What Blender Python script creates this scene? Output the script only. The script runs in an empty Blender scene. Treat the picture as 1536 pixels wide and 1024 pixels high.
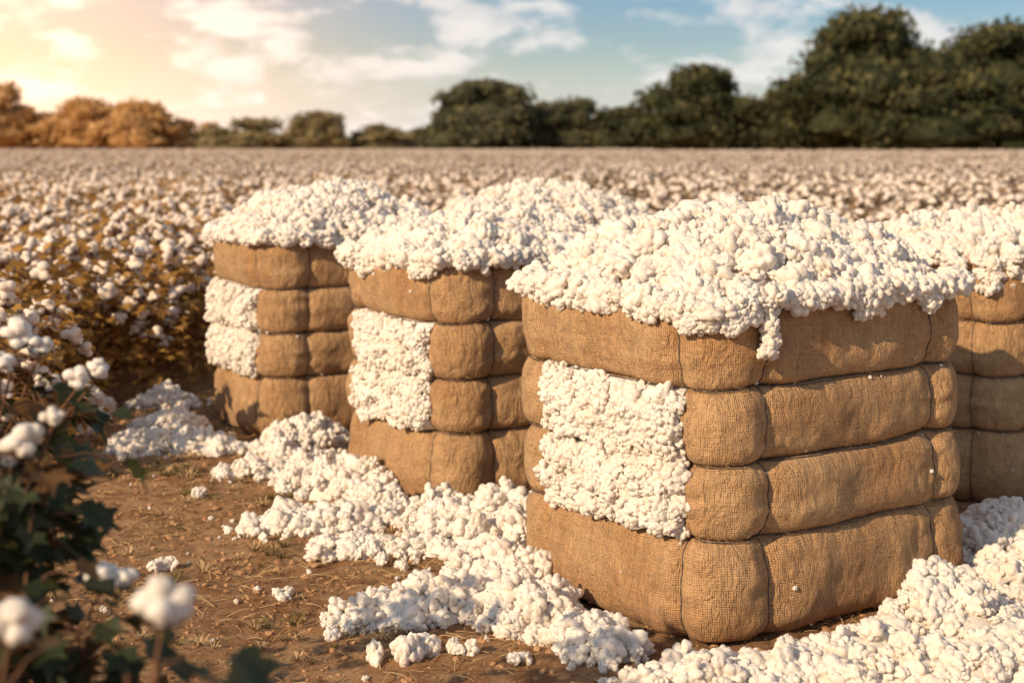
import bpy, math, random
import numpy as np
from mathutils import Vector, Matrix, noise as mn
random.seed(7); rng=np.random.default_rng(7)
scene=bpy.context.scene
R=math.radians
def link(o,parent=None):
    scene.collection.objects.link(o)
    if parent: o.parent=parent
    return o
# ---------------------------------------------------------------- materials
class NT:
    def __init__(s,name,world=False):
        if world: s.m=bpy.data.worlds.new(name)
        else: s.m=bpy.data.materials.new(name)
        s.m.use_nodes=True; s.t=s.m.node_tree; s.t.nodes.clear()
    def n(s,typ,ins=None,**kw):
        nd=s.t.nodes.new(typ)
        for k,v in kw.items(): setattr(nd,k,v)
        if ins:
            for k,v in ins.items():
                sock=nd.inputs[k]
                if isinstance(v,bpy.types.NodeSocket): s.t.links.new(v,sock)
                else: sock.default_value=v
        return nd
    def math(s,op,a,b=None,c=None,clamp=False):
        ins={0:a}
        if b is not None: ins[1]=b
        if c is not None: ins[2]=c
        return s.n('ShaderNodeMath',ins,operation=op,use_clamp=clamp).outputs[0]
    def mix(s,f,a,b,blend='MIX'):
        nd=s.n('ShaderNodeMix',data_type='RGBA',blend_type=blend)
        for i,v in ((0,f),(6,a),(7,b)):
            if isinstance(v,bpy.types.NodeSocket): s.t.links.new(v,nd.inputs[i])
            else: nd.inputs[i].default_value=v if i==0 else (*v,1)
        return nd.outputs[2]
    def noise(s,vec,scale,detail=4,rough=.5,dist=0):
        ins={'Scale':scale,'Detail':detail,'Roughness':rough,'Distortion':dist}
        if vec is not None: ins['Vector']=vec
        return s.n('ShaderNodeTexNoise',ins).outputs['Fac']
    def mapr(s,v,a,b,c=0.,d=1.,smooth=True):
        return s.n('ShaderNodeMapRange',{0:v,1:a,2:b,3:c,4:d},interpolation_type='SMOOTHSTEP' if smooth else 'LINEAR').outputs[0]
    def scalev(s,v,x,y,z):
        return s.n('ShaderNodeVectorMath',{0:v,1:(x,y,z)},operation='MULTIPLY').outputs[0]
    def out(s,sh): s.n('ShaderNodeOutputMaterial',{0:sh})
    def bump(s,h,strength,dist,nrm=None):
        ins={'Height':h,'Strength':strength,'Distance':dist}
        if nrm is not None: ins['Normal']=nrm
        return s.n('ShaderNodeBump',ins).outputs[0]

def mat_cotton(name,col,col2,debris=True):
    t=NT(name); g=t.n('ShaderNodeNewGeometry')
    P=g.outputs['Position']
    n1=t.noise(P,9,3); c=t.mix(t.mapr(n1,.35,.68),col,col2)
    if debris:
        sp=t.noise(P,75,2,.5); m=t.mapr(sp,.68,.74)
        m2=t.math('MULTIPLY',m,t.mapr(t.noise(P,14,2),.42,.58))
        c=t.mix(t.math('MULTIPLY',m2,.8),c,(.24,.13,.06))
    fb=t.noise(P,190,4,.7); nb=t.bump(fb,.6,.004)
    fb2=t.noise(P,60,3,.6); nb=t.bump(fb2,.55,.009,nb)
    ins={'Base Color':c,'Roughness':1.,'Specular IOR Level':.0,'Normal':nb}
    if debris: ins.update({'Subsurface Weight':.45,'Subsurface Radius':(1.,.78,.55),'Subsurface Scale':.014})
    b=t.n('ShaderNodeBsdfPrincipled',ins)
    t.out(b.outputs[0]); return t.m
M_cot=mat_cotton('cotton_lint',(.84,.77,.69),(.775,.68,.585))
M_boll=mat_cotton('cotton_boll_lint',(.88,.76,.65),(.82,.67,.55),False)

def mat_burlap():
    t=NT('burlap'); uv=t.n('ShaderNodeTexCoord').outputs['UV']; g=t.n('ShaderNodeNewGeometry'); P=g.outputs['Position']
    dn=t.n('ShaderNodeTexNoise',{'Vector':uv,'Scale':9.,'Detail':3.}).outputs['Color']
    off=t.n('ShaderNodeVectorMath',{0:dn,1:(.03,.03,0)},operation='MULTIPLY').outputs[0]
    u2=t.n('ShaderNodeVectorMath',{0:uv,1:off},operation='ADD').outputs[0]
    sx=t.n('ShaderNodeSeparateXYZ',{0:u2})
    p=.0078
    a=t.math('ABSOLUTE',t.math('SINE',t.math('MULTIPLY',sx.outputs[0],math.pi/p)))
    b=t.math('ABSOLUTE',t.math('SINE',t.math('MULTIPLY',sx.outputs[1],math.pi/p)))
    sl1=t.noise(t.scalev(u2,150,9,1),1,3,.6); sl2=t.noise(t.scalev(u2,9,150,1),1,3,.6)
    th=t.math('ADD',t.math('MULTIPLY',a,sl1),t.math('MULTIPLY',b,sl2))
    hole=t.mapr(t.math('ADD',a,b),.3,1.1)
    c=t.mix(t.mapr(t.noise(P,3.5,4,.6),.3,.7),(.46,.245,.105),(.62,.385,.195))
    c=t.mix(t.mapr(t.noise(P,1.3,5,.65,.6),.46,.70),c,(.42,.19,.068))
    c=t.mix(t.math('MULTIPLY',t.mapr(th,.35,.85),.5),c,(.70,.46,.25))
    c=t.mix(t.math('MULTIPLY',t.math('SUBTRACT',1.,t.mapr(sl1,.3,.5)),.35),c,(.25,.12,.05))
    c=t.mix(t.math('MULTIPLY',t.math('SUBTRACT',1.,t.mapr(sl2,.3,.5)),.35),c,(.25,.12,.05))
    wv=t.math('MULTIPLY',t.math('SUBTRACT',1.,hole),t.mapr(t.noise(P,5,3),.3,.7,.25,.65))
    c=t.mix(wv,c,(.15,.07,.03))
    st=t.mapr(t.noise(P,17,4,.7),.63,.72); c=t.mix(t.math('MULTIPLY',st,.5),c,(.17,.08,.03))
    sp=t.mapr(t.noise(P,60,2),.72,.76); c=t.mix(t.math('MULTIPLY',sp,.7),c,(.12,.06,.03))
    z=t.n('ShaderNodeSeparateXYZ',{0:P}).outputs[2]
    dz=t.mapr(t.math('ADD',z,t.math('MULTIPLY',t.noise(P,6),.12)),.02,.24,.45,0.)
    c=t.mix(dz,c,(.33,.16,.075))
    h=t.math('ADD',t.math('MULTIPLY',a,sl1),t.math('MULTIPLY',b,sl2))
    nb=t.bump(h,.7,.005)
    wr=t.noise(t.scalev(uv,11,5,1),1.6,5,.62,1.5); nb=t.bump(wr,.85,.045,nb)
    fz=t.noise(P,180,3,.7); nb=t.bump(fz,.45,.004,nb)
    bs=t.n('ShaderNodeBsdfPrincipled',{'Base Color':c,'Roughness':.95,'Specular IOR Level':.08,'Normal':nb,'Sheen Weight':.08})
    t.out(bs.outputs[0]); return t.m
M_bur=mat_burlap()
def mat_simple(name,c1,c2,scale=8,rough=.85,bumpd=0,metal=0,spec=.3,transl=0):
    t=NT(name); P=t.n('ShaderNodeNewGeometry').outputs['Position']
    c=t.mix(t.mapr(t.noise(P,scale,4,.6),.35,.65),c1,c2)
    ins={'Base Color':c,'Roughness':rough,'Metallic':metal,'Specular IOR Level':spec}
    if bumpd: ins['Normal']=t.bump(t.noise(P,scale*6,4),.6,bumpd)
    b=t.n('ShaderNodeBsdfPrincipled',ins).outputs[0]
    if transl:
        tr=t.n('ShaderNodeBsdfTranslucent',{0:c}).outputs[0]
        b=t.n('ShaderNodeMixShader',{0:transl,1:b,2:tr}).outputs[0]
    t.out(b); return t.m
M_wire=mat_simple('baling_wire',(.10,.10,.11),(.20,.16,.13),30,.5,metal=.7)
M_stem=mat_simple('cotton_stem',(.14,.07,.035),(.20,.10,.05),20)
M_leafg=mat_simple('cotton_leaf_green',(.022,.038,.014),(.060,.062,.022),25,.6,transl=.2)
M_leafb=mat_simple('cotton_leaf_brown',(.10,.05,.02),(.18,.09,.03),25,.8,transl=.25)
M_calyx=mat_simple('boll_calyx',(.10,.05,.025),(.17,.09,.045),40)
M_bark=mat_simple('tree_bark',(.06,.04,.025),(.12,.08,.05),6,.9,.02)
M_clod=mat_simple('soil_clod',(.34,.17,.08),(.52,.30,.15),14,.95,.003)
M_straw=mat_simple('dry_straw',(.50,.33,.16),(.64,.44,.22),14,.8)
M_fibre=mat_simple('burlap_fibre',(.5,.31,.15),(.6,.4,.2),14,.8)
M_weed=mat_simple('ground_weed',(.14,.11,.035),(.28,.20,.07),14,.8,transl=.2)
M_trash=mat_simple('boll_trash',(.10,.045,.02),(.2,.1,.04),30)
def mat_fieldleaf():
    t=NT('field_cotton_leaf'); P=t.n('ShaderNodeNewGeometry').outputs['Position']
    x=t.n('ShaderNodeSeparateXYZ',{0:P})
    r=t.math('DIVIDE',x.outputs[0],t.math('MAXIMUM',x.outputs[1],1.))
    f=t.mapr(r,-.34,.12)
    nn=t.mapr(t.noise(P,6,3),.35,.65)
    warm_glow=t.mix(nn,(.30,.155,.038),(.66,.37,.10))  # amber towards the left: warm hazy sunlight put into the leaf colour
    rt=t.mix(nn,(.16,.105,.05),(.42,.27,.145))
    c=t.mix(f,warm_glow,rt)
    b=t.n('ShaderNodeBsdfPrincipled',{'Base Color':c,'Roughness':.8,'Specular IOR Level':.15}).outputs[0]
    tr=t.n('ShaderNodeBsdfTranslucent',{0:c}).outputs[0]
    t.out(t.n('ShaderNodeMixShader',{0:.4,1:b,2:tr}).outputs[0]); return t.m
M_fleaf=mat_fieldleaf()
def mat_ground():
    t=NT('soil'); P=t.n('ShaderNodeNewGeometry').outputs['Position']
    c=t.mix(t.mapr(t.noise(P,1.3,6,.65,.5),.35,.65),(.42,.215,.100),(.62,.36,.185))
    c=t.mix(t.mapr(t.noise(P,6,6,.72),.45,.68),c,(.68,.43,.24))
    c=t.mix(t.math('MULTIPLY',t.mapr(t.noise(P,19,5,.75),.50,.62),.7),c,(.21,.095,.042))
    c=t.mix(t.math('MULTIPLY',t.mapr(t.noise(P,.6,4,.6),.50,.64),.45),c,(.27,.165,.068))
    c=t.mix(t.math('MULTIPLY',t.mapr(t.noise(P,90,3,.7),.58,.66),.6),c,(.74,.52,.32))
    h1=t.noise(P,9,8,.75); nb=t.bump(h1,.9,.07)
    h2=t.noise(P,60,5,.75); nb=t.bump(h2,.9,.016,nb)
    t.out(t.n('ShaderNodeBsdfPrincipled',{'Base Color':c,'Roughness':.97,'Specular IOR Level':.06,'Normal':nb}).outputs[0]); return t.m
M_soil=mat_ground()

# ---------------------------------------------------------------- mesh helpers
def mk(name,verts,faces,mats,midx=None,smooth=True,parent=None,linkit=True):
    me=bpy.data.meshes.new(name); me.from_pydata([tuple(v) for v in verts],[],faces)
    for m in mats: me.materials.append(m)
    if midx is not None: me.polygons.foreach_set('material_index',np.array(midx,dtype=np.int32))
    me.polygons.foreach_set('use_smooth',np.full(len(me.polygons),smooth))
    me.update(); o=bpy.data.objects.new(name,me)
    if linkit: link(o,parent)
    return o
class MB:
    def __init__(s): s.v=[];s.f=[];s.m=[]
    def add(s,v,f,m):
        o=len(s.v); s.v.extend(v)
        s.f.extend([tuple(i+o for i in q) for q in f]); s.m.extend([m]*len(f))
    def tube(s,pts,rad,m,sides=5):
        pts=[Vector(p) for p in pts]; V=[];F=[]
        for i,p in enumerate(pts):
            d=(pts[min(i+1,len(pts)-1)]-pts[max(i-1,0)]).normalized()
            a=d.orthogonal().normalized(); 
            if abs(d.z)<.95: a=(d.cross(Vector((0,0,1)))).normalized()
            b=d.cross(a)
            for k in range(sides):
                an=2*math.pi*k/sides; V.append(tuple(p+(a*math.cos(an)+b*math.sin(an))*rad[i]))
        for i in range(len(pts)-1):
            for k in range(sides):
                F.append((i*sides+k,i*sides+(k+1)%sides,(i+1)*sides+(k+1)%sides,(i+1)*sides+k))
        s.add(V,F,m)
    def obj(s,name,mats,**kw): return mk(name,s.v,s.f,mats,s.m,**kw)
import bmesh
_ico={}
def ico(n):
    if n not in _ico:
        bm=bmesh.new(); bmesh.ops.create_icosphere(bm,subdivisions=n,radius=1)
        _ico[n]=(np.array([v.co[:] for v in bm.verts]),[tuple(v.index for v in f.verts) for f in bm.faces]); bm.free()
    return _ico[n]
def tuft(sub,nl,seed,cd=(.52,.80),rr=(.24,.42),amp=.08):
    r=np.random.default_rng(seed); V,F=ico(sub)
    C=[]
    for i in range(nl):
        best=None
        for k in range(8):
            d=r.normal(size=3); d/=np.linalg.norm(d)
            m=min([np.linalg.norm(d-c) for c in C],default=9)
            if best is None or m>best[0]: best=(m,d)
        C.append(best[1])
    rad=np.full(len(V),.35)
    for c in C:
        cc=c*r.uniform(*cd); q=r.uniform(*rr); b=V@cc; disc=b*b-cc@cc+q*q
        t=np.where(disc>0,b+np.sqrt(np.maximum(disc,0)),0); rad=np.maximum(rad,t)
    out=V*rad[:,None]
    off=seed*3.7
    for i,v in enumerate(out):
        n=mn.noise(Vector(v*3.3)+Vector((off,0,0)))*amp*1.3+mn.noise(Vector(v*8)+Vector((0,off,0)))*amp*.9
        if sub>=4: n+=mn.noise(Vector(v*17)+Vector((0,off,5)))*amp*.6
        out[i]=v*(1+n)
    return out,F
def source_collection(name,objs):
    c=bpy.data.collections.new(name)
    for o in objs: c.objects.link(o)
    return c
_gn={}
def gn_for(coll):
    if coll.name in _gn: return _gn[coll.name]
    g=bpy.data.node_groups.new('scatter_'+coll.name,'GeometryNodeTree')
    g.interface.new_socket('Geometry',in_out='INPUT',socket_type='NodeSocketGeometry')
    g.interface.new_socket('Geometry',in_out='OUTPUT',socket_type='NodeSocketGeometry')
    N=g.nodes; L=g.links
    i=N.new('NodeGroupInput'); o=N.new('NodeGroupOutput')
    ci=N.new('GeometryNodeCollectionInfo'); ci.inputs['Collection'].default_value=coll
    ci.inputs['Separate Children'].default_value=True; ci.inputs['Reset Children'].default_value=True
    ip=N.new('GeometryNodeInstanceOnPoints'); ip.inputs['Pick Instance'].default_value=True
    def na(n,t):
        a=N.new('GeometryNodeInputNamedAttribute'); a.data_type=t; a.inputs['Name'].default_value=n
        return [s for s in a.outputs if s.enabled and s.name=='Attribute'][0]
    e=N.new('FunctionNodeEulerToRotation'); L.new(na('rot','FLOAT_VECTOR'),e.inputs[0])
    L.new(e.outputs[0],ip.inputs['Rotation']); L.new(na('scl','FLOAT_VECTOR'),ip.inputs['Scale'])
    L.new(na('idx','INT'),ip.inputs['Instance Index'])
    L.new(i.outputs[0],ip.inputs['Points']); L.new(ci.outputs[0],ip.inputs['Instance']); L.new(ip.outputs[0],o.inputs[0])
    _gn[coll.name]=g; return g
def scatter(name,coll,P,rot,scl,parent=None):
    P=np.array(P,dtype=np.float32); n=len(P)
    me=bpy.data.meshes.new(name); me.vertices.add(n); me.vertices.foreach_set('co',P.ravel())
    scl=np.array(scl,dtype=np.float32)
    if scl.ndim==1: scl=np.repeat(scl[:,None],3,1)
    a=me.attributes.new('rot','FLOAT_VECTOR','POINT'); a.data.foreach_set('vector',np.array(rot,dtype=np.float32).ravel())
    a=me.attributes.new('scl','FLOAT_VECTOR','POINT'); a.data.foreach_set('vector',scl.ravel())
    a=me.attributes.new('idx','INT','POINT'); a.data.foreach_set('value',rng.integers(0,len(coll.objects),n).astype(np.int32))
    me.update(); o=bpy.data.objects.new(name,me); link(o,parent)
    m=o.modifiers.new('scatter','NODES'); m.node_group=gn_for(coll); return o
def rrot(n): return rng.uniform(0,6.283,(n,3))
def aniso(S):
    S=np.array(S); return S[:,None]*rng.uniform(.72,1.25,(len(S),3))

TUFT=source_collection('tufts',[mk('tuft_%02d'%i,*tuft(4,random.randint(12,24),i+1),[M_cot],linkit=False) for i in range(12)])
tr=[]
for i in range(3):
    mb=MB()
    for k in range(3):
        a=random.uniform(0,6.28); mb.tube([(0,0,0),(math.cos(a)*.5,math.sin(a)*.5,.15),(math.cos(a+.4)*.9,math.sin(a+.4)*.9,.1)],[.07,.09,.03],0,3)
    tr.append(mb.obj('trash_%d'%i,[M_trash],linkit=False))
TRASH=source_collection('trash',tr)

# ---------------------------------------------------------------- bales
LZ=[0,.345,.605,.865,1.155]
def make_bale(C,ang,W,D,ls,exposed=(1,2),mound=.33,detail=1.0,drips=(),seed=0):
    root=bpy.data.objects.new('cotton_bale',None); link(root)
    root.location=(C[0],C[1],0); root.rotation_euler=(0,0,R(ang))
    rc=.235
    pts=[];nr=[]
    def seg(a,b,nn):
        L=(Vector(b)-Vector(a)).length; k=max(2,int(L/.011))
        for i in range(k): pts.append(Vector(a).lerp(Vector(b),i/k)); nr.append(Vector(nn))
    def arc(c,a0):
        k=34
        for i in range(k):
            a=a0+math.pi/2*i/k; d=Vector((math.cos(a),math.sin(a))); pts.append(Vector(c)+d*rc); nr.append(d)
    arc((W-rc,D-rc),0); seg((W-rc,D),(rc,D),(0,1)); arc((rc,D-rc),math.pi/2); seg((0,D-rc),(0,rc),(-1,0))
    arc((rc,rc),math.pi); seg((rc,0),(W-rc,0),(0,-1)); arc((W-rc,rc),-math.pi/2); seg((W,rc),(W,D-rc),(1,0))
    n=len(pts); s=[0]
    for i in range(1,n): s.append(s[-1]+(pts[i]-pts[i-1]).length)
    per=s[-1]+(pts[0]-pts[-1]).length; s=np.array(s)
    near=lambda p:min(range(n),key=lambda i:(pts[i]-Vector(p)).length)
    seams=[near(q) for q in ((0.03,ls[0]),(.30,.0),(W-.27,0),(W-.02,.16),(W,D-.25),(W-.3,D),(.3,D),(0,ls[1]))]
    iA,iB=seams[0],seams[7]
    sd=np.full(n,9.)
    for q in seams:
        d=np.abs(s-s[q]); d=np.minimum(d,per-d); sd=np.minimum(sd,d)
    NT_=34
    in_panel=np.array([iB<=i<=iA for i in range(n)])
    grids=[]
    for L in range(4):
        z0,z1=LZ[L]+.001,LZ[L+1]-.001; hh=(z1-z0)/2; zm=(z0+z1)/2
        jx=random.uniform(-.008,.008); jy=random.uniform(-.008,.008); off=seed*10+L*3.1
        V=[]
        for j in range(NT_+1):
            t=-math.cos(math.pi*j/NT_)
            for i in range(n):
                e1=math.exp(-(sd[i]/.015)**2); e2=math.exp(-(sd[i]/.06)**2)
                pR=.060+.036*e2
                a=abs(t); ins=pR*(1-(max(0,1-a**2.9))**(1/2.5))
                ins+=.013*e1+.018*e2-.010
                p3=Vector((pts[i].x*3,pts[i].y*3,off+t*.4))
                ins+=.024*mn.noise(p3)+.010*mn.noise(Vector((pts[i].x*9,pts[i].y*9,off+t*1.3)))
                ins+=.005*(1-abs(mn.noise(Vector((pts[i].x*16,pts[i].y*16,off+t*2.2)))*2.2))*(.4+.6*math.exp(-(sd[i]/.15)**2))
                ins+=.004*math.sin(t*9+off+3*mn.noise(p3*2))*math.exp(-(sd[i]/.12)**2)
                q=pts[i]-nr[i]*ins
                zz=zm+t*hh+ .011*mn.noise(Vector((pts[i].x*4,pts[i].y*4,LZ[L if t<0 else L+1]*9)))*(1 if L<3 or t<.5 else 2.)
                if L==0 and t<-.5: zz=max(zz,-.01)
                V.append((q.x+jx,q.y+jy,zz))
        F=[];mi=[];N=n
        for j in range(NT_):
            for i in range(n):
                i2=(i+1)%n; F.append((j*N+i,j*N+i2,(j+1)*N+i2,(j+1)*N+i))
                mi.append(1 if (L in exposed and in_panel[i] and in_panel[i2]) else 0)
        F.append(tuple(NT_*N+i for i in range(n))); mi.append(0)
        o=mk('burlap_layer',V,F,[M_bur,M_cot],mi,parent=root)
        uv=o.data.uv_layers.new(name='UVMap'); li=np.empty(len(o.data.loops),dtype=np.int32); o.data.loops.foreach_get('vertex_index',li)
        col=li%n; U=s[col]+seed*3.3+L*.713; Vz=np.array(V)[:,2][li]; uv.data.foreach_set('uv',np.stack([U,Vz],1).astype(np.float32).ravel())
        G=np.array(V).reshape(NT_+1,n,3); grids.append(G)
        if L in exposed:
            k=int(480*detail*(ls[1]-ls[0])/.86)
            idx=np.where(in_panel)[0]; P=[];S=[]
            for _ in range(k):
                i=int(random.choice(idx)); tt=random.uniform(.05,.95)
                j=int(round(NT_*math.acos(1-2*tt)/math.pi))
                b=G[j,i]; r_=min(.042,max(.014,random.gauss(.026,.008)))
                nn=nr[i]; o_=r_*random.uniform(-.5,.6); P.append((b[0]+nn.x*o_,b[1]+nn.y*o_,b[2]+random.gauss(0,.006))); S.append(r_)
            scatter('exposed_lint',TUFT,P,rrot(k),aniso(S),parent=root)
    mb=MB()
    for L in (1,2,3):
        ring=[]
        for i in range(0,n,3):
            q=(grids[L][0,i]+grids[L-1][-1,i])/2; d=nr[i]
            ring.append((q[0]+d.x*.034,q[1]+d.y*.034,q[2]+.003*math.sin(i*.05+L)))
        ring.append(ring[0]); 
        mb.tube(ring,[.0022]*len(ring),0,5)
    for q in (seams[0],seams[1],seams[2],seams[4],seams[5],seams[6]):
        li=[]
        for L in range(4):
            for j in range(3,NT_-2,2):
                b=grids[L][j,q]; li.append((b[0]+nr[q].x*.002,b[1]+nr[q].y*.002,b[2]))
        mb.tube(li,[.0024]*len(li),0,5)
    mb.obj('baling_wire',[M_wire],parent=root)
    mb=MB()
    for _ in range(int(2200*detail)):
        L=random.randrange(4); i=random.randrange(n); j=random.choice([2,3,4,5,NT_-3,NT_-4,NT_-5,random.randrange(3,NT_-2)])
        if L in exposed and in_panel[i]: continue
        b=Vector(grids[L][j,i]); d=Vector((nr[i].x,nr[i].y,random.uniform(-.6,.6))).normalized()
        tg=Vector((-nr[i].y,nr[i].x,0))*random.uniform(-1.2,1.2)+Vector((0,0,random.uniform(-1,1)))
        l=random.uniform(.008,.028); w=.0006
        p0=b; p1=b+(d*.4+tg*.6)*l; p2=b+(d*.3+tg*1.4)*l+Vector((0,0,-l*.3)); sdv=Vector((0,0,w)) if abs(tg.z)<.5 else Vector((-nr[i].y,nr[i].x,0))*w
        mb.add([p0-sdv,p0+sdv,p1+sdv,p1-sdv,p2],[(0,1,2,3),(3,2,4)],0)
    mb.obj('loose_fibres',[M_fibre],parent=root,smooth=False)
    H=LZ[4]; ox,oy=W/2,D/2; ax,ay=W/2+.0,D/2+.0
    def rr_(x,y): return (abs(x/ax)**3+abs(y/ay)**3)**(1/3)
    def zf(x,y):
        r=min(1,rr_(x,y)); w=mn.noise(Vector((x*2.6+seed*5,y*2.6,1)))*.05+mn.noise(Vector((x*7+seed*5,y*7,4)))*.04
        return H-.01+mound*(1-r**2.0)**.72+w*(1-r**4)
    V=[(ox,oy,zf(0,0)-.04)];F=[];K=60;J=22
    for j in range(1,J+1):
        for k in range(K):
            a=2*math.pi*k/K; dx,dy=math.cos(a)*ax,math.sin(a)*ay; m=j/J/ (abs(dx/ax)**3+abs(dy/ay)**3)**(1/3)*.975
            V.append((ox+dx*m,oy+dy*m,zf(dx*m,dy*m)-.04))
    for k in range(K): F.append((0,1+k,1+(k+1)%K))
    for j in range(J-1):
        for k in range(K): F.append((1+j*K+k,1+(j+1)*K+k,1+(j+1)*K+(k+1)%K,1+j*K+(k+1)%K))
    mk('cotton_mound',V,F,[M_cot],parent=root)
    P=[];S=[]
    N1=int(1250*detail)
    while len(P)<N1:
        x=random.uniform(-ax,ax);y=random.uniform(-ay,ay)
        if rr_(x,y)>1: continue
        sc=min(.072,max(.020,random.lognormvariate(-3.22,.32)))
        P.append((ox+x,oy+y,zf(x,y)+random.uniform(-.6,.35)*sc)); S.append(sc)
    for _ in range(int(600*detail)):
        i=random.randrange(n); dr=max(0,mn.noise(Vector((pts[i].x*3.5,pts[i].y*3.5,seed*3+.5)))+.08)*.20
        sc=random.uniform(.022,.052); z=H+.03-random.uniform(0,.035+dr); o_=random.uniform(-.02,.03)
        if z<H-.03: sc*=.8
        P.append((pts[i].x+nr[i].x*o_,pts[i].y+nr[i].y*o_,z)); S.append(sc)
    for (px,py,dep,wd,cnt) in drips:
        i=near((px,py))
        for k in range(cnt):
            f=random.random(); ii=(i+int(random.gauss(0,wd*(1-f*.6))/.011))%n
            sc=random.uniform(.020,.040)
            P.append((pts[ii].x+nr[ii].x*.018,pts[ii].y+nr[ii].y*.018,H-f*dep)); S.append(sc)
    scatter('cotton_top',TUFT,P,rrot(len(P)),aniso(S),parent=root)
    P=[];S=[]
    for _ in range(int(260*detail)):
        x=random.uniform(-ax,ax);y=random.uniform(-ay,ay)
        if rr_(x,y)>.97: continue
        P.append((ox+x,oy+y,zf(x,y)+random.uniform(.012,.04))); S.append(random.uniform(.008,.020))
    scatter('boll_trash',TRASH,P,rrot(len(P)),S,parent=root)
    P=[];S=[]
    for _ in range(int(34*detail)):
        L=random.randrange(4); i=random.randrange(n); j=random.choice([3,4,NT_-4,NT_//2,NT_-5]); b=grids[L][j,i]
        P.append((b[0]+nr[i].x*.004,b[1]+nr[i].y*.004,b[2])); S.append(random.uniform(.004,.011))
    scatter('stray_fluff',TUFT,P,rrot(len(P)),S,parent=root)
    return root
make_bale((.648,4.723),35,1.45,1.20,(.17,.92),mound=.27,drips=((.28,.0,.17,.03,26),(.05,.08,.07,.09,40),(.02,.3,.05,.05,18),(.14,.03,.08,.05,22),(.75,0,.06,.06,22),(1.1,0,.05,.05,16)),seed=1)
make_bale((-.323,6.543),35,1.22,1.06,(.17,.84),detail=.85,mound=.19,drips=((.05,.2,.06,.06,20),),seed=2)
make_bale((-1.437,8.153),30,1.30,1.08,(.17,.95),detail=.7,mound=.265,seed=3)
make_bale((2.243,6.60),35,1.4,1.15,(.17,.95),exposed=(),detail=.75,mound=.15,seed=4)
make_bale((.0,8.9),35,1.4,1.15,(.17,.95),detail=.6,mound=.25,seed=5)

# ---------------------------------------------------------------- ground
def axis(a,b,c0,c1,fine,grow=1.18):
    xs=list(np.arange(c0,c1+1e-6,fine)); st=fine
    x=c0; lo=[]
    while x>a: st*=grow; x-=st; lo.append(max(x,a))
    st=fine;x=c1;hi=[]
    while x<b: st*=grow; x+=st; hi.append(min(x,b))
    return np.array(lo[::-1]+xs+hi)
X=axis(-900,900,-3.2,3.0,.022); Y=axis(-60,1500,3.2,9.8,.026)
def gz(x,y):
    return mn.noise(Vector((x*1.2,y*1.2,0)))*.020+mn.noise(Vector((x*4.5,y*4.5,3)))*.014+mn.noise(Vector((x*13,y*13,6)))*.011-.008
V=[]
for y in Y:
    for x in X:
        near_=(-6<x<6 and 0<y<14)
        V.append((x,y,gz(x,y)+(mn.noise(Vector((x*30,y*30,6)))*.006 if near_ else 0) if near_ else -.008))
nx=len(X);F=[(j*nx+i,j*nx+i+1,(j+1)*nx+i+1,(j+1)*nx+i) for j in range(len(Y)-1) for i in range(nx-1)]
mk('ground',V,F,[M_soil])

# ---------------------------------------------------------------- cotton piles on the ground
piles=[(-.24,5.22,.34,.17,.07,20),(.08,5.10,.26,.17,.12,-50),(.25,4.84,.22,.13,.11,-50),(-.48,5.10,.17,.11,.04,10),(.02,5.42,.16,.24,.11,-40),
 (-.17,6.05,.28,.22,.10,0),(.0,6.1,.2,.26,.19,60),(-.05,5.72,.2,.18,.07,0),(-.3,6.35,.2,.16,.12,0),
 (-.86,6.38,.36,.17,.07,10),(-.78,6.95,.2,.24,.14,60),(-1.20,7.45,.32,.20,.09,30),(-.98,7.15,.2,.18,.09,0),(-.62,6.62,.2,.14,.09,-40),(-.62,5.95,.22,.11,.04,0),
 (-1.90,8.0,.36,.18,.07,0),(-2.02,8.4,.2,.26,.10,20),(-1.18,8.0,.26,.2,.14,30),(-2.25,9.3,.22,.16,.06,0),(-2.7,9.1,.14,.14,.12,0),
 (.70,4.50,.32,.12,.05,5),(.98,4.58,.28,.12,.06,10),(1.20,4.66,.30,.16,.09,20),(1.52,4.88,.36,.22,.17,35),(1.92,5.25,.38,.26,.18,35),(1.50,4.50,.5,.2,.10,10),(2.2,4.9,.42,.34,.17,0),
 (2.2,6.1,.28,.42,.13,-20),(1.98,5.95,.2,.25,.15,0),(2.5,5.6,.34,.42,.14,0)]
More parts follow.
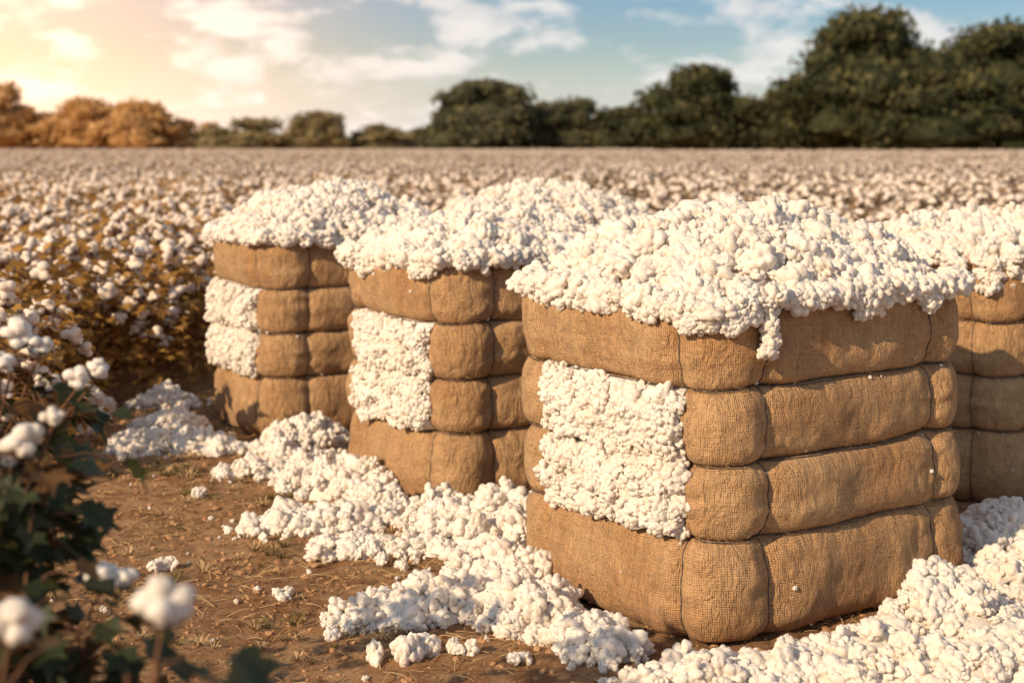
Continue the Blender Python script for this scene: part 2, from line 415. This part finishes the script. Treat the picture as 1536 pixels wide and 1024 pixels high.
for k,(cx,cy,rx,ry,h,an) in enumerate(piles):
    ca,sa=math.cos(R(an)),math.sin(R(an)); 
    def edge(a): return 1+.45*mn.noise(Vector((math.cos(a)*1.5,math.sin(a)*1.5,k*2.3)))+.25*mn.noise(Vector((math.cos(a)*4,math.sin(a)*4,k*2.3)))
    def zz(r,x,y): return h*(1-min(1,r)**1.8)**.8*(1+.8*mn.noise(Vector((x*6,y*6,k))))+.004
    P=[];S=[]; area=rx*ry*3.14; N=int(820*area+24)
    for i in range(N):
        a=random.uniform(0,6.283); r=math.sqrt(random.random())*1.06; e=edge(a)
        x,y=math.cos(a)*r*rx*e,math.sin(a)*r*ry*e; x,y=cx+x*ca-y*sa,cy+x*sa+y*ca
        sc=min(.066,max(.018,random.lognormvariate(-3.4,.34)))*(1 if r<.85 else .8)
        P.append((x,y,gz(x,y)+max(sc*.45,zz(r,x,y)+random.uniform(-.4,.35)*sc))); S.append(sc)
    for i in range(int(10+26*area)):
        a=random.uniform(0,6.283); r=random.uniform(1.0,1.35); x,y=math.cos(a)*r*rx,math.sin(a)*r*ry; x,y=cx+x*ca-y*sa,cy+x*sa+y*ca
        sc=random.uniform(.008,.028); P.append((x,y,gz(x,y)+sc*.5)); S.append(sc)
    o=scatter('cotton_pile',TUFT,P,rrot(len(P)),aniso(S))
    V=[(cx,cy,gz(cx,cy)+zz(0,cx,cy)-.02)];F=[];K=36;J=10
    for j in range(1,J+1):
        for q in range(K):
            a=6.2832*q/K; r=j/J; e=edge(a)*.97; x,y=math.cos(a)*r*rx*e,math.sin(a)*r*ry*e; x,y=cx+x*ca-y*sa,cy+x*sa+y*ca
            V.append((x,y,gz(x,y)+zz(r,x,y)-(.018 if j<J else .035)))
    for q in range(K): F.append((0,1+q,1+(q+1)%K))
    for j in range(J-1):
        for q in range(K): F.append((1+j*K+q,1+(j+1)*K+q,1+(j+1)*K+(q+1)%K,1+j*K+(q+1)%K))
    mk('core',V,F,[M_cot],parent=o)
P=[];S=[]
def cl(x,y,s,n=1,sp=.03):
    for i in range(n):
        a,b=x+random.gauss(0,sp),y+random.gauss(0,sp*.7); P.append((a,b,gz(a,b)+s*.5)); S.append(s*random.uniform(.75,1.15))
cl(-.328,4.72,.05,7,.045); cl(-.18,4.77,.032,4,.03); cl(-.87,5.35,.032,3,.025); cl(-.63,4.93,.026,3,.02)
cl(-1.42,5.77,.035,4,.03); cl(-1.56,6.9,.03,3,.03); cl(-2.1,7.7,.03,3,.03); cl(-1.9,6.35,.024,2,.03); cl(-1.5,5.2,.018,2)
cl(-.48,5.75,.03,4,.04); cl(.02,4.7,.03,3,.03); cl(-2.5,8.4,.04,5,.06); cl(-2.6,8.9,.04,5,.08); cl(.25,4.62,.02,4,.05)
for _ in range(110):
    cl(random.uniform(-2.6,.3),random.uniform(4.3,9),random.uniform(.005,.014))
scatter('fallen_cotton',TUFT,P,rrot(len(P)),aniso(S)*[1,1,.8])
cl_o=[]
for i in range(5):
    V,F=ico(2); V=V.copy()
    for q in range(len(V)):
        V[q]*=1+.5*mn.noise(Vector(V[q]*1.6+i*7)); 
    V[:,2]*=.6; cl_o.append(mk('clod_%d'%i,V,F,[M_clod],smooth=False,linkit=False))
CL=source_collection('clods',cl_o)
n=12000; x=rng.uniform(-3.6,3.4,n); y=3.4+7*rng.random(n)**1.1; P=[(a,b,gz(a,b)+.001) for a,b in zip(x,y)]
scatter('soil_clods',CL,P,rrot(n)*[0.1,0.1,1],np.clip(rng.lognormal(-5.0,.5,n),.002,.018))
st=[]
for i in range(5):
    mb=MB(); c=random.uniform(-.25,.25)
    pts=[(t,c*t*t,.02+.12*math.sin(t*2.5+i)) for t in np.linspace(-.5,.5,5)]
    mb.tube(pts,[.022]*5,0,3); st.append(mb.obj('straw_%d'%i,[M_straw if i<4 else M_stem],linkit=False))
ST=source_collection('straws',st)
n=13000; x=rng.uniform(-3.6,3.4,n); y=3.4+6.5*rng.random(n)
keep=[i for i in range(n) if mn.noise(Vector((x[i]*1.3,y[i]*1.3,8)))>-.12]
P=[(x[i],y[i],gz(x[i],y[i])+.006) for i in keep]; n=len(P); r=np.zeros((n,3)); r[:,2]=rng.uniform(0,6.28,n); r[:,1]=rng.normal(0,.2,n)
scatter('dry_straw_litter',ST,P,r,rng.uniform(.025,.095,n))
gw=[]
for i in range(4):
    mb=MB()
    for k in range(16):
        a=random.uniform(0,6.28); l=random.uniform(.5,1); b=Vector((math.cos(a),math.sin(a),0)); s_=Vector((-b.y,b.x,0))*.03
        r0=b*random.uniform(0,.15); p1=r0+b*l*.4+Vector((0,0,l*.45)); p2=r0+b*l+Vector((0,0,l*.35))
        mb.add([r0-s_,r0+s_,p1+s_,p1-s_,p2],[(0,1,2,3),(3,2,4)],0)
    gw.append(mb.obj('weed_%d'%i,[M_weed if i%2 else M_straw],linkit=False))
GW=source_collection('weeds',gw)
x=rng.uniform(-3.4,.6,2300); y=rng.uniform(3.4,9.6,2300)
P=[(a,b,gz(a,b)) for a,b in zip(x,y) if mn.noise(Vector((a*1.5,b*1.5,20)))>.08 or (a<-1.4 and random.random()<.3)]
n=len(P); r=np.zeros((n,3)); r[:,2]=rng.uniform(0,6.28,n); scatter('dry_grass_tufts',GW,P,r,rng.uniform(.03,.09,n))

# ---------------------------------------------------------------- cotton plants
LEAF=[(0,0),(.22,-.05),(.52,.10),(.40,.30),(.62,.62),(.30,.55),(.12,.62),(0,1.0)]
def leaf(mb,p,d,up,size,m):
    d=Vector(d).normalized(); sdv=d.cross(Vector(up)); sdv=sdv.normalized() if sdv.length>1e-3 else d.orthogonal().normalized(); u=sdv.cross(d)
    fold=random.uniform(.1,.45); curl=random.uniform(-.5,.1)
    def q(x,y): return Vector(p)+(d*y+sdv*x+u*(abs(x)*fold+curl*y*y))*size
    V=[q(0,0),q(0,.5)]+[q(x,y) for x,y in LEAF[1:]]+[q(-x,y) for x,y in LEAF[1:-1]]
    F=[(0,2,1)]+[(1,i,i+1) for i in range(2,8)]+[(0,1,9)]+[(1,i+1,i) for i in range(9,14)]+[(1,8,14)]
    mb.add(V,F,m)
def boll(mb,p,r,sub,up=(0,0,1),seed=0,mc=1,mk_=2):
    if sub>=4: V,F=tuft(sub,8,seed,(.52,.70),(.36,.50),.09)
    else: V,F=tuft(sub,5,seed,(.5,.62),(.42,.55),.05 if sub>2 else .03)
    rot=Vector((0,0,1)).rotation_difference(Vector(up)).to_matrix()
    V=[Vector(p)+rot@Vector((v[0],v[1],v[2]*.85))*r for v in V]; mb.add(V,F,mc)
    for k in range(5):
        a=k*1.2566+seed; o=Vector((math.cos(a),math.sin(a),0)); s_=Vector((-o.y,o.x,0))
        A=[rot@q for q in (Vector((0,0,-.95)),o*.55+s_*.28+Vector((0,0,-.72)),o*1.15+Vector((0,0,-.25)),o*.55-s_*.28+Vector((0,0,-.72)))]
        mb.add([Vector(p)+q*r for q in A],[(0,1,2,3)],mk_)
def field_plant(i,sub,nb,nl):
    mb=MB(); H=random.uniform(.82,1.0); top=Vector((random.uniform(-.08,.08),random.uniform(-.08,.08),H))
    stem=[top*t+Vector((math.sin(t*5+i)*.02,math.cos(t*4+i)*.02,0)) for t in np.linspace(0,1,6)]
    mb.tube(stem,[.010,.009,.008,.006,.005,.003],0,4)
    for k in range(nb):
        f=1-(k/nb)**1.15*.62; a=k*2.4+random.uniform(-.5,.5); L=random.uniform(.08,.30)*(1.25-f*.5)
        b=top*f*.86; e=b+Vector((math.cos(a)*L,math.sin(a)*L,random.uniform(.02,.13)))
        mb.tube([b,b.lerp(e,.5)+Vector((0,0,.02)),e],[.004,.003,.003],0,3)
        boll(mb,e+Vector((0,0,.03)),random.uniform(.044,.074),sub,up=(math.cos(a)*.5,math.sin(a)*.5,1),seed=i*31+k)
        if k%4==0: boll(mb,e+Vector((random.uniform(-.07,.07),random.uniform(-.07,.07),-.02)),random.uniform(.035,.05),sub,seed=i*31+k+7)
    for k in range(nl):
        z=random.uniform(.06,1.0)*H; a=random.uniform(0,6.28); L=random.uniform(.04,.34); p=Vector((math.cos(a)*L,math.sin(a)*L,z))
        leaf(mb,p,(math.cos(a),math.sin(a),random.uniform(-.9,.3)),(random.uniform(-.3,.3),random.uniform(-.3,.3),1),random.uniform(.05,.12),3)
    return mb.obj('cottonplant_%d'%i,[M_stem,M_boll,M_calyx,M_fleaf],linkit=False)
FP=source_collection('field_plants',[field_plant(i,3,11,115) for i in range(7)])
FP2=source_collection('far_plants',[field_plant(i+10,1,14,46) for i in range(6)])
P=[];S=[]
def edge_y(x,y):
    if x<-2.2 and x/y<-.318: return 7.0
    return 8.6+max(0,min(1,(x+4.2)/1.6))*.9 if x<-2.4 else (9.9 if x<-2.05 else 11.2)
y=7.0
while y<34:
    hw=.50*y+3; x=-hw
    while x<hw:
        xx=x+random.gauss(0,.09); yy=y+random.gauss(0,.12)
        if yy>edge_y(xx,yy)+.15*math.sin(xx*5): P.append((xx,yy,-.01)); S.append(random.uniform(.78,1.16))
        x+=.36
    y+=.55
n=len(P); r=np.zeros((n,3)); r[:,2]=rng.uniform(0,6.28,n); scatter('cotton_field',FP,P,r,S); print('near plants',n)
P=[];S=[]
y=34
while y<236:
    hw=.50*y+3; k=1 if y<80 else 1.35; x=-hw
    while x<hw:
        if y<185 or x<.1*y: P.append((x+random.gauss(0,.16),y+random.gauss(0,.25),-.02)); S.append(random.uniform(.78,1.2)*(1 if y<80 else 1.12))
        x+=.50*k*(1 if y<60 else 1.25)
    y+=.80*k*(1 if y<60 else 1.3)
n=len(P); r=np.zeros((n,3)); r[:,2]=rng.uniform(0,6.28,n); scatter('cotton_field',FP2,P,r,S); print('far plants',n)

def near_plant(base,top,bolls,nl,spread=.2,seed=0):
    mb=MB(); base=Vector(base); top=Vector(top)
    stem=[base.lerp(top,t)+Vector((math.sin(t*6+seed)*.018,math.cos(t*5+seed)*.018,0)) for t in np.linspace(0,1,9)]
    mb.tube(stem,list(np.linspace(.009,.003,9)),0,6)
    tips=[]
    for k,(x,y,z,r) in enumerate(bolls):
        e=Vector((x,y,z)); f=max(.25,min(.97,(z-.28)/top.z)); b=base.lerp(top,f)
        m=b.lerp(e,.5)+Vector((0,0,-.03)); mb.tube([b,m,e-Vector((0,0,r*.7))],[.0045,.0035,.003],0,5)
        tips.append((b,m,e)); up=(e-m).normalized(); up.z+=.8; up.normalize()
        boll(mb,e,r,4,up=up,seed=seed*17+k)
    for k in range(nl):
        if tips and random.random()<.4:
            b,m,e=random.choice(tips); p=b.lerp(e-Vector((0,0,.06)),random.uniform(.2,.9))
        else:
            p=base.lerp(top,random.uniform(.25,.97))
        a=random.uniform(0,6.28); L=random.uniform(.02,spread); q=p+Vector((math.cos(a)*L,math.sin(a)*L,random.uniform(-.06,.05)))
        mb.tube([p,p.lerp(q,.5)+Vector((0,0,.015)),q],[.0018]*3,0,3)
        leaf(mb,q,(math.cos(a),math.sin(a),random.uniform(-1.1,.1)),(random.uniform(-.4,.4),random.uniform(-.4,.4),1),random.uniform(.045,.095),3 if random.random()<.75 else 4)
    return mb.obj('cotton_plant',[M_stem,M_cot,M_calyx,M_leafg,M_leafb])
near_plant((-1.28,3.25,0),(-1.16,3.2,1.22),[(-1.115,3.2,1.275,.040),(-1.07,3.22,1.25,.030),(-1.13,3.15,1.22,.034),(-.945,3.1,1.195,.030),(-.905,3.12,1.21,.027),(-1.08,3.3,1.15,.03)],110,.2,1)
near_plant((-1.05,2.75,0),(-.97,2.70,1.12),[(-.915,2.67,1.145,.040),(-.95,2.7,1.12,.032),(-.865,2.68,1.19,.022)],190,.17,2)
near_plant((-1.0,2.45,0),(-.86,2.5,.95),[(-.755,2.62,.905,.034),(-.72,2.64,.90,.026)],180,.17,3)
near_plant((-.58,1.9,0),(-.50,1.9,1.0),[(-.466,1.9,1.09,.040)],26,.12,4)
near_plant((-.78,1.9,0),(-.70,1.88,.98),[(-.672,1.9,1.065,.042)],50,.13,5)
near_plant((-1.5,3.9,0),(-1.45,3.9,1.0),[(-1.45,3.9,1.08,.04),(-1.38,3.85,.98,.035)],110,.2,6)
near_plant((-.95,2.2,0),(-.80,2.15,.85),[],130,.17,7)
near_plant((-1.15,2.9,0),(-1.12,2.9,1.0),[(-1.10,2.95,1.0,.034)],190,.20,8)

# ---------------------------------------------------------------- trees
def treeleaf(name,c1,c2):
    return mat_simple(name,c1,c2,.5,.8,transl=.25)
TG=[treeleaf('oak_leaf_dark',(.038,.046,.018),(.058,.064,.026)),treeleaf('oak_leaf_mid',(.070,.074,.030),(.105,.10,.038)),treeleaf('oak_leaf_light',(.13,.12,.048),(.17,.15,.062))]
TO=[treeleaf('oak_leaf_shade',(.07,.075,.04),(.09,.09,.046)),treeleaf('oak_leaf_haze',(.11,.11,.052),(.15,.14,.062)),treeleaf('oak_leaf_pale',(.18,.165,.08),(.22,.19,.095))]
TA=[treeleaf('warm_haze_leaf_dark',(.46,.25,.09),(.54,.30,.11)),treeleaf('warm_haze_leaf_mid',(.60,.35,.13),(.68,.41,.16)),treeleaf('warm_haze_leaf_light',(.80,.50,.22),(.85,.57,.28))]  # orange haze over the far-left trees, painted into their leaf colours
TM=[treeleaf('olive_leaf_dark',(.18,.145,.07),(.22,.17,.08)),treeleaf('olive_leaf_mid',(.27,.21,.10),(.32,.25,.12)),treeleaf('olive_leaf_light',(.38,.30,.15),(.44,.34,.17))]
def crown(mb,cx,cy,base,H,w,lobes,nleaf,ls,rs):
    L=[]
    for k in range(lobes):
        a=rs.uniform(0,6.283); h=rs.uniform(0,1)**.9; prof=math.sqrt(max(.04,1-(max(0,h-.15)/.87)**2)); rad=w/2*prof*rs.uniform(.30,.86)
        L.append((cx+math.cos(a)*rad,cy+math.sin(a)*rad*.8,base+(H-base)*(.10+.76*h),w*rs.uniform(.09,.18),(H-base)*rs.uniform(.09,.17)))
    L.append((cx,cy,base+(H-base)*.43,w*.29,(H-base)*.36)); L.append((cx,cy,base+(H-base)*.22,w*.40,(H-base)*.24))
    V0,F0=ico(2)
    for (x,y,z,a,b) in L:
        V=[]
        for v in V0:
            q=1+.35*mn.noise(Vector(v*1.7+x)); V.append((x+v[0]*a*.76*q,y+v[1]*a*.76*q,z+v[2]*b*.76*q))
        mb.add(V,F0,1)
    for _ in range(nleaf):
        x,y,z,a,b=L[rs.integers(len(L))]; d=rs.normal(size=3); d/=np.linalg.norm(d); rr=rs.uniform(.72,1.25)
        q=1+.3*mn.noise(Vector(d*2.2+x)); p=np.array([x+d[0]*a*rr*q,y+d[1]*a*rr*q,z+d[2]*b*rr*q])
        if p[2]<base*.35: continue
        t1=rs.normal(size=3); t1/=np.linalg.norm(t1); t2=np.cross(t1,d+rs.normal(size=3)*.5); t2/=np.linalg.norm(t2)+1e-6; s_=ls*rs.uniform(.5,1.3)
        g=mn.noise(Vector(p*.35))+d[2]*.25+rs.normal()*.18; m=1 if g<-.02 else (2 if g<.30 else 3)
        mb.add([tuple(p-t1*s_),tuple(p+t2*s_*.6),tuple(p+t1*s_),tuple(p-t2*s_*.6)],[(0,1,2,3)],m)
K=0.00046875
def tree(x,y,H,w,mats,name='oak_tree',seed=0,lobes=20,nleaf=6000,baseF=.06):
    rs=np.random.default_rng(seed+100); mb=MB(); b=H*baseF
    mb.tube([(x,y,-.2),(x+.1,y,H*.12),(x-.1,y,H*.3),(x+.1,y,H*.55)],[H*.035,H*.027,H*.02,H*.008],0,8)
    for k in range(6):
        a=rs.uniform(0,6.28); p=Vector((x,y,H*rs.uniform(.12,.35))); e=p+Vector((math.cos(a)*w*.3,math.sin(a)*w*.3,H*rs.uniform(.15,.35)))
        mb.tube([p,p.lerp(e,.5)+Vector((0,0,-H*.02)),e],[H*.013,H*.009,H*.004],0,5)
    crown(mb,x,y,b,H,w,lobes,nleaf,w*.017+.10,rs)
    return mb.obj(name,[M_bark]+mats,smooth=False)
def T(pxx,topy,wpx,d,mats,**kw):
    tree((pxx)*K*d,d,topy*K*d+1.7,wpx*K*d,mats,**kw)
T(528,218,275,196,TG,seed=1,lobes=40,nleaf=13000)
T(728,192,270,200,TG,seed=2,lobes=34,nleaf=11000)
T(425,104,180,205,TG,seed=3,lobes=24,nleaf=6000)
T(630,140,240,190,TG,seed=14,lobes=26,nleaf=8000)
T(860,150,220,198,TG,seed=15,nleaf=5000)
T(272,124,205,225,TG,seed=4,lobes=32,nleaf=9000)
T(170,66,140,240,TG,seed=5,nleaf=4000); T(350,70,140,240,TG,seed=16,nleaf=4000)
T(-42,102,185,235,TO,seed=6,lobes=30,nleaf=8000)
T(90,78,130,240,TO,seed=7,nleaf=4000); T(40,66,140,242,TO,seed=17,nleaf=4000); T(-105,55,80,243,TO,seed=27,nleaf=2500)
T(-292,62,105,250,TM,seed=8,nleaf=4000); T(-205,32,120,255,TM,seed=9,nleaf=2500); T(-385,42,130,252,TM,seed=10,nleaf=3500); T(-440,32,120,253,TM,seed=30,nleaf=2500)
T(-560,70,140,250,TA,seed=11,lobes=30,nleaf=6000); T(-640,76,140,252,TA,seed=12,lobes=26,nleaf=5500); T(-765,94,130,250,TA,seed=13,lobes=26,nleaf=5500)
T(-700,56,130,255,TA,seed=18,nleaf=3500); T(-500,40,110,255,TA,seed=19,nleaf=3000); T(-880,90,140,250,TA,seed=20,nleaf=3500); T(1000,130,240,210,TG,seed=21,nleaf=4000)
rs=np.random.default_rng(5)
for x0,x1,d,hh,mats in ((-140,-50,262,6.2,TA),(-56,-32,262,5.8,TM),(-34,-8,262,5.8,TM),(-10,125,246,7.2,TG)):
    mb=MB(); x=x0
    while x<x1:
        w=rs.uniform(7,12); crown(mb,x,d+rs.uniform(-4,4),0,hh*rs.uniform(.7,1.15),w,5,420,.45,rs); x+=w*.45
    mb.obj('distant_treeline',[M_bark]+mats,smooth=False)

# ---------------------------------------------------------------- world and sun
E=R(28); az=Vector((-.70,-.71)).normalized(); S_=Vector((az.x*math.cos(E),az.y*math.cos(E),math.sin(E)))
sun=bpy.data.lights.new('sun','SUN'); sun.energy=4.6; sun.angle=R(.6); sun.color=(1,.765,.50)
so=bpy.data.objects.new('sun',sun); so.rotation_euler=S_.to_track_quat('Z','Y').to_euler(); so.location=(-5,-5,8); link(so)
w=NT('World',True); scene.world=w.m
D=w.n('ShaderNodeTexCoord').outputs['Generated']
sp=w.n('ShaderNodeSeparateXYZ',{0:D})
sk=w.n('ShaderNodeTexSky',sky_type='NISHITA'); sk.sun_disc=False; sk.sun_elevation=E; sk.sun_rotation=math.atan2(az.x,az.y)
sk.air_density=1.0; sk.dust_density=1.0; sk.ozone_density=1.5
blue=w.mix(w.mapr(sp.outputs[2],0.,.13),(1.02,1.,.98),(.56,.72,.88))
skc=w.mix(1.,sk.outputs[0],blue,'MULTIPLY')
hz=w.mapr(sp.outputs[2],-.01,.075,.85,0.)
skc=w.mix(hz,skc,(8.1,8.2,8.2))
cn=w.noise(w.scalev(D,11,11,30),1.,8,.6,.2)
cm=w.mapr(cn,.47,.60); cm=w.math('MULTIPLY',cm,.85)
cl2=w.mapr(w.noise(w.scalev(D,22,22,60),1.,6,.6),.35,.65)
ccol=w.mix(cl2,(6.9,7.0,7.2),(9.1,8.8,8.4))
col=w.mix(cm,skc,ccol)
gd=Vector((-.44,1,.08)).normalized()
dt=w.n('ShaderNodeVectorMath',{0:D,1:tuple(gd)},operation='DOT_PRODUCT').outputs['Value']
gl=w.math('POWER',w.math('MAXIMUM',dt,0.),32.)
gc=w.mix(gl,(0,0,0),(11.,5.2,1.6)); col=w.mix(1.,col,gc,'ADD')
bg=w.n('ShaderNodeBackground',{'Color':col,'Strength':.1}); w.n('ShaderNodeOutputWorld',{'Surface':bg.outputs[0]})

cam=bpy.data.cameras.new('camera'); co=bpy.data.objects.new('camera',cam); co.location=(0,0,1.7); co.rotation_euler=(R(90),0,0); link(co)
cam.lens=50; cam.sensor_width=36; cam.shift_y=-294/1536; cam.clip_end=4000; cam.clip_start=.05
cam.dof.use_dof=True; cam.dof.focus_distance=4.9; cam.dof.aperture_fstop=2.3
scene.camera=co
scene.view_settings.view_transform='Standard'; scene.view_settings.look='None'; scene.view_settings.exposure=0
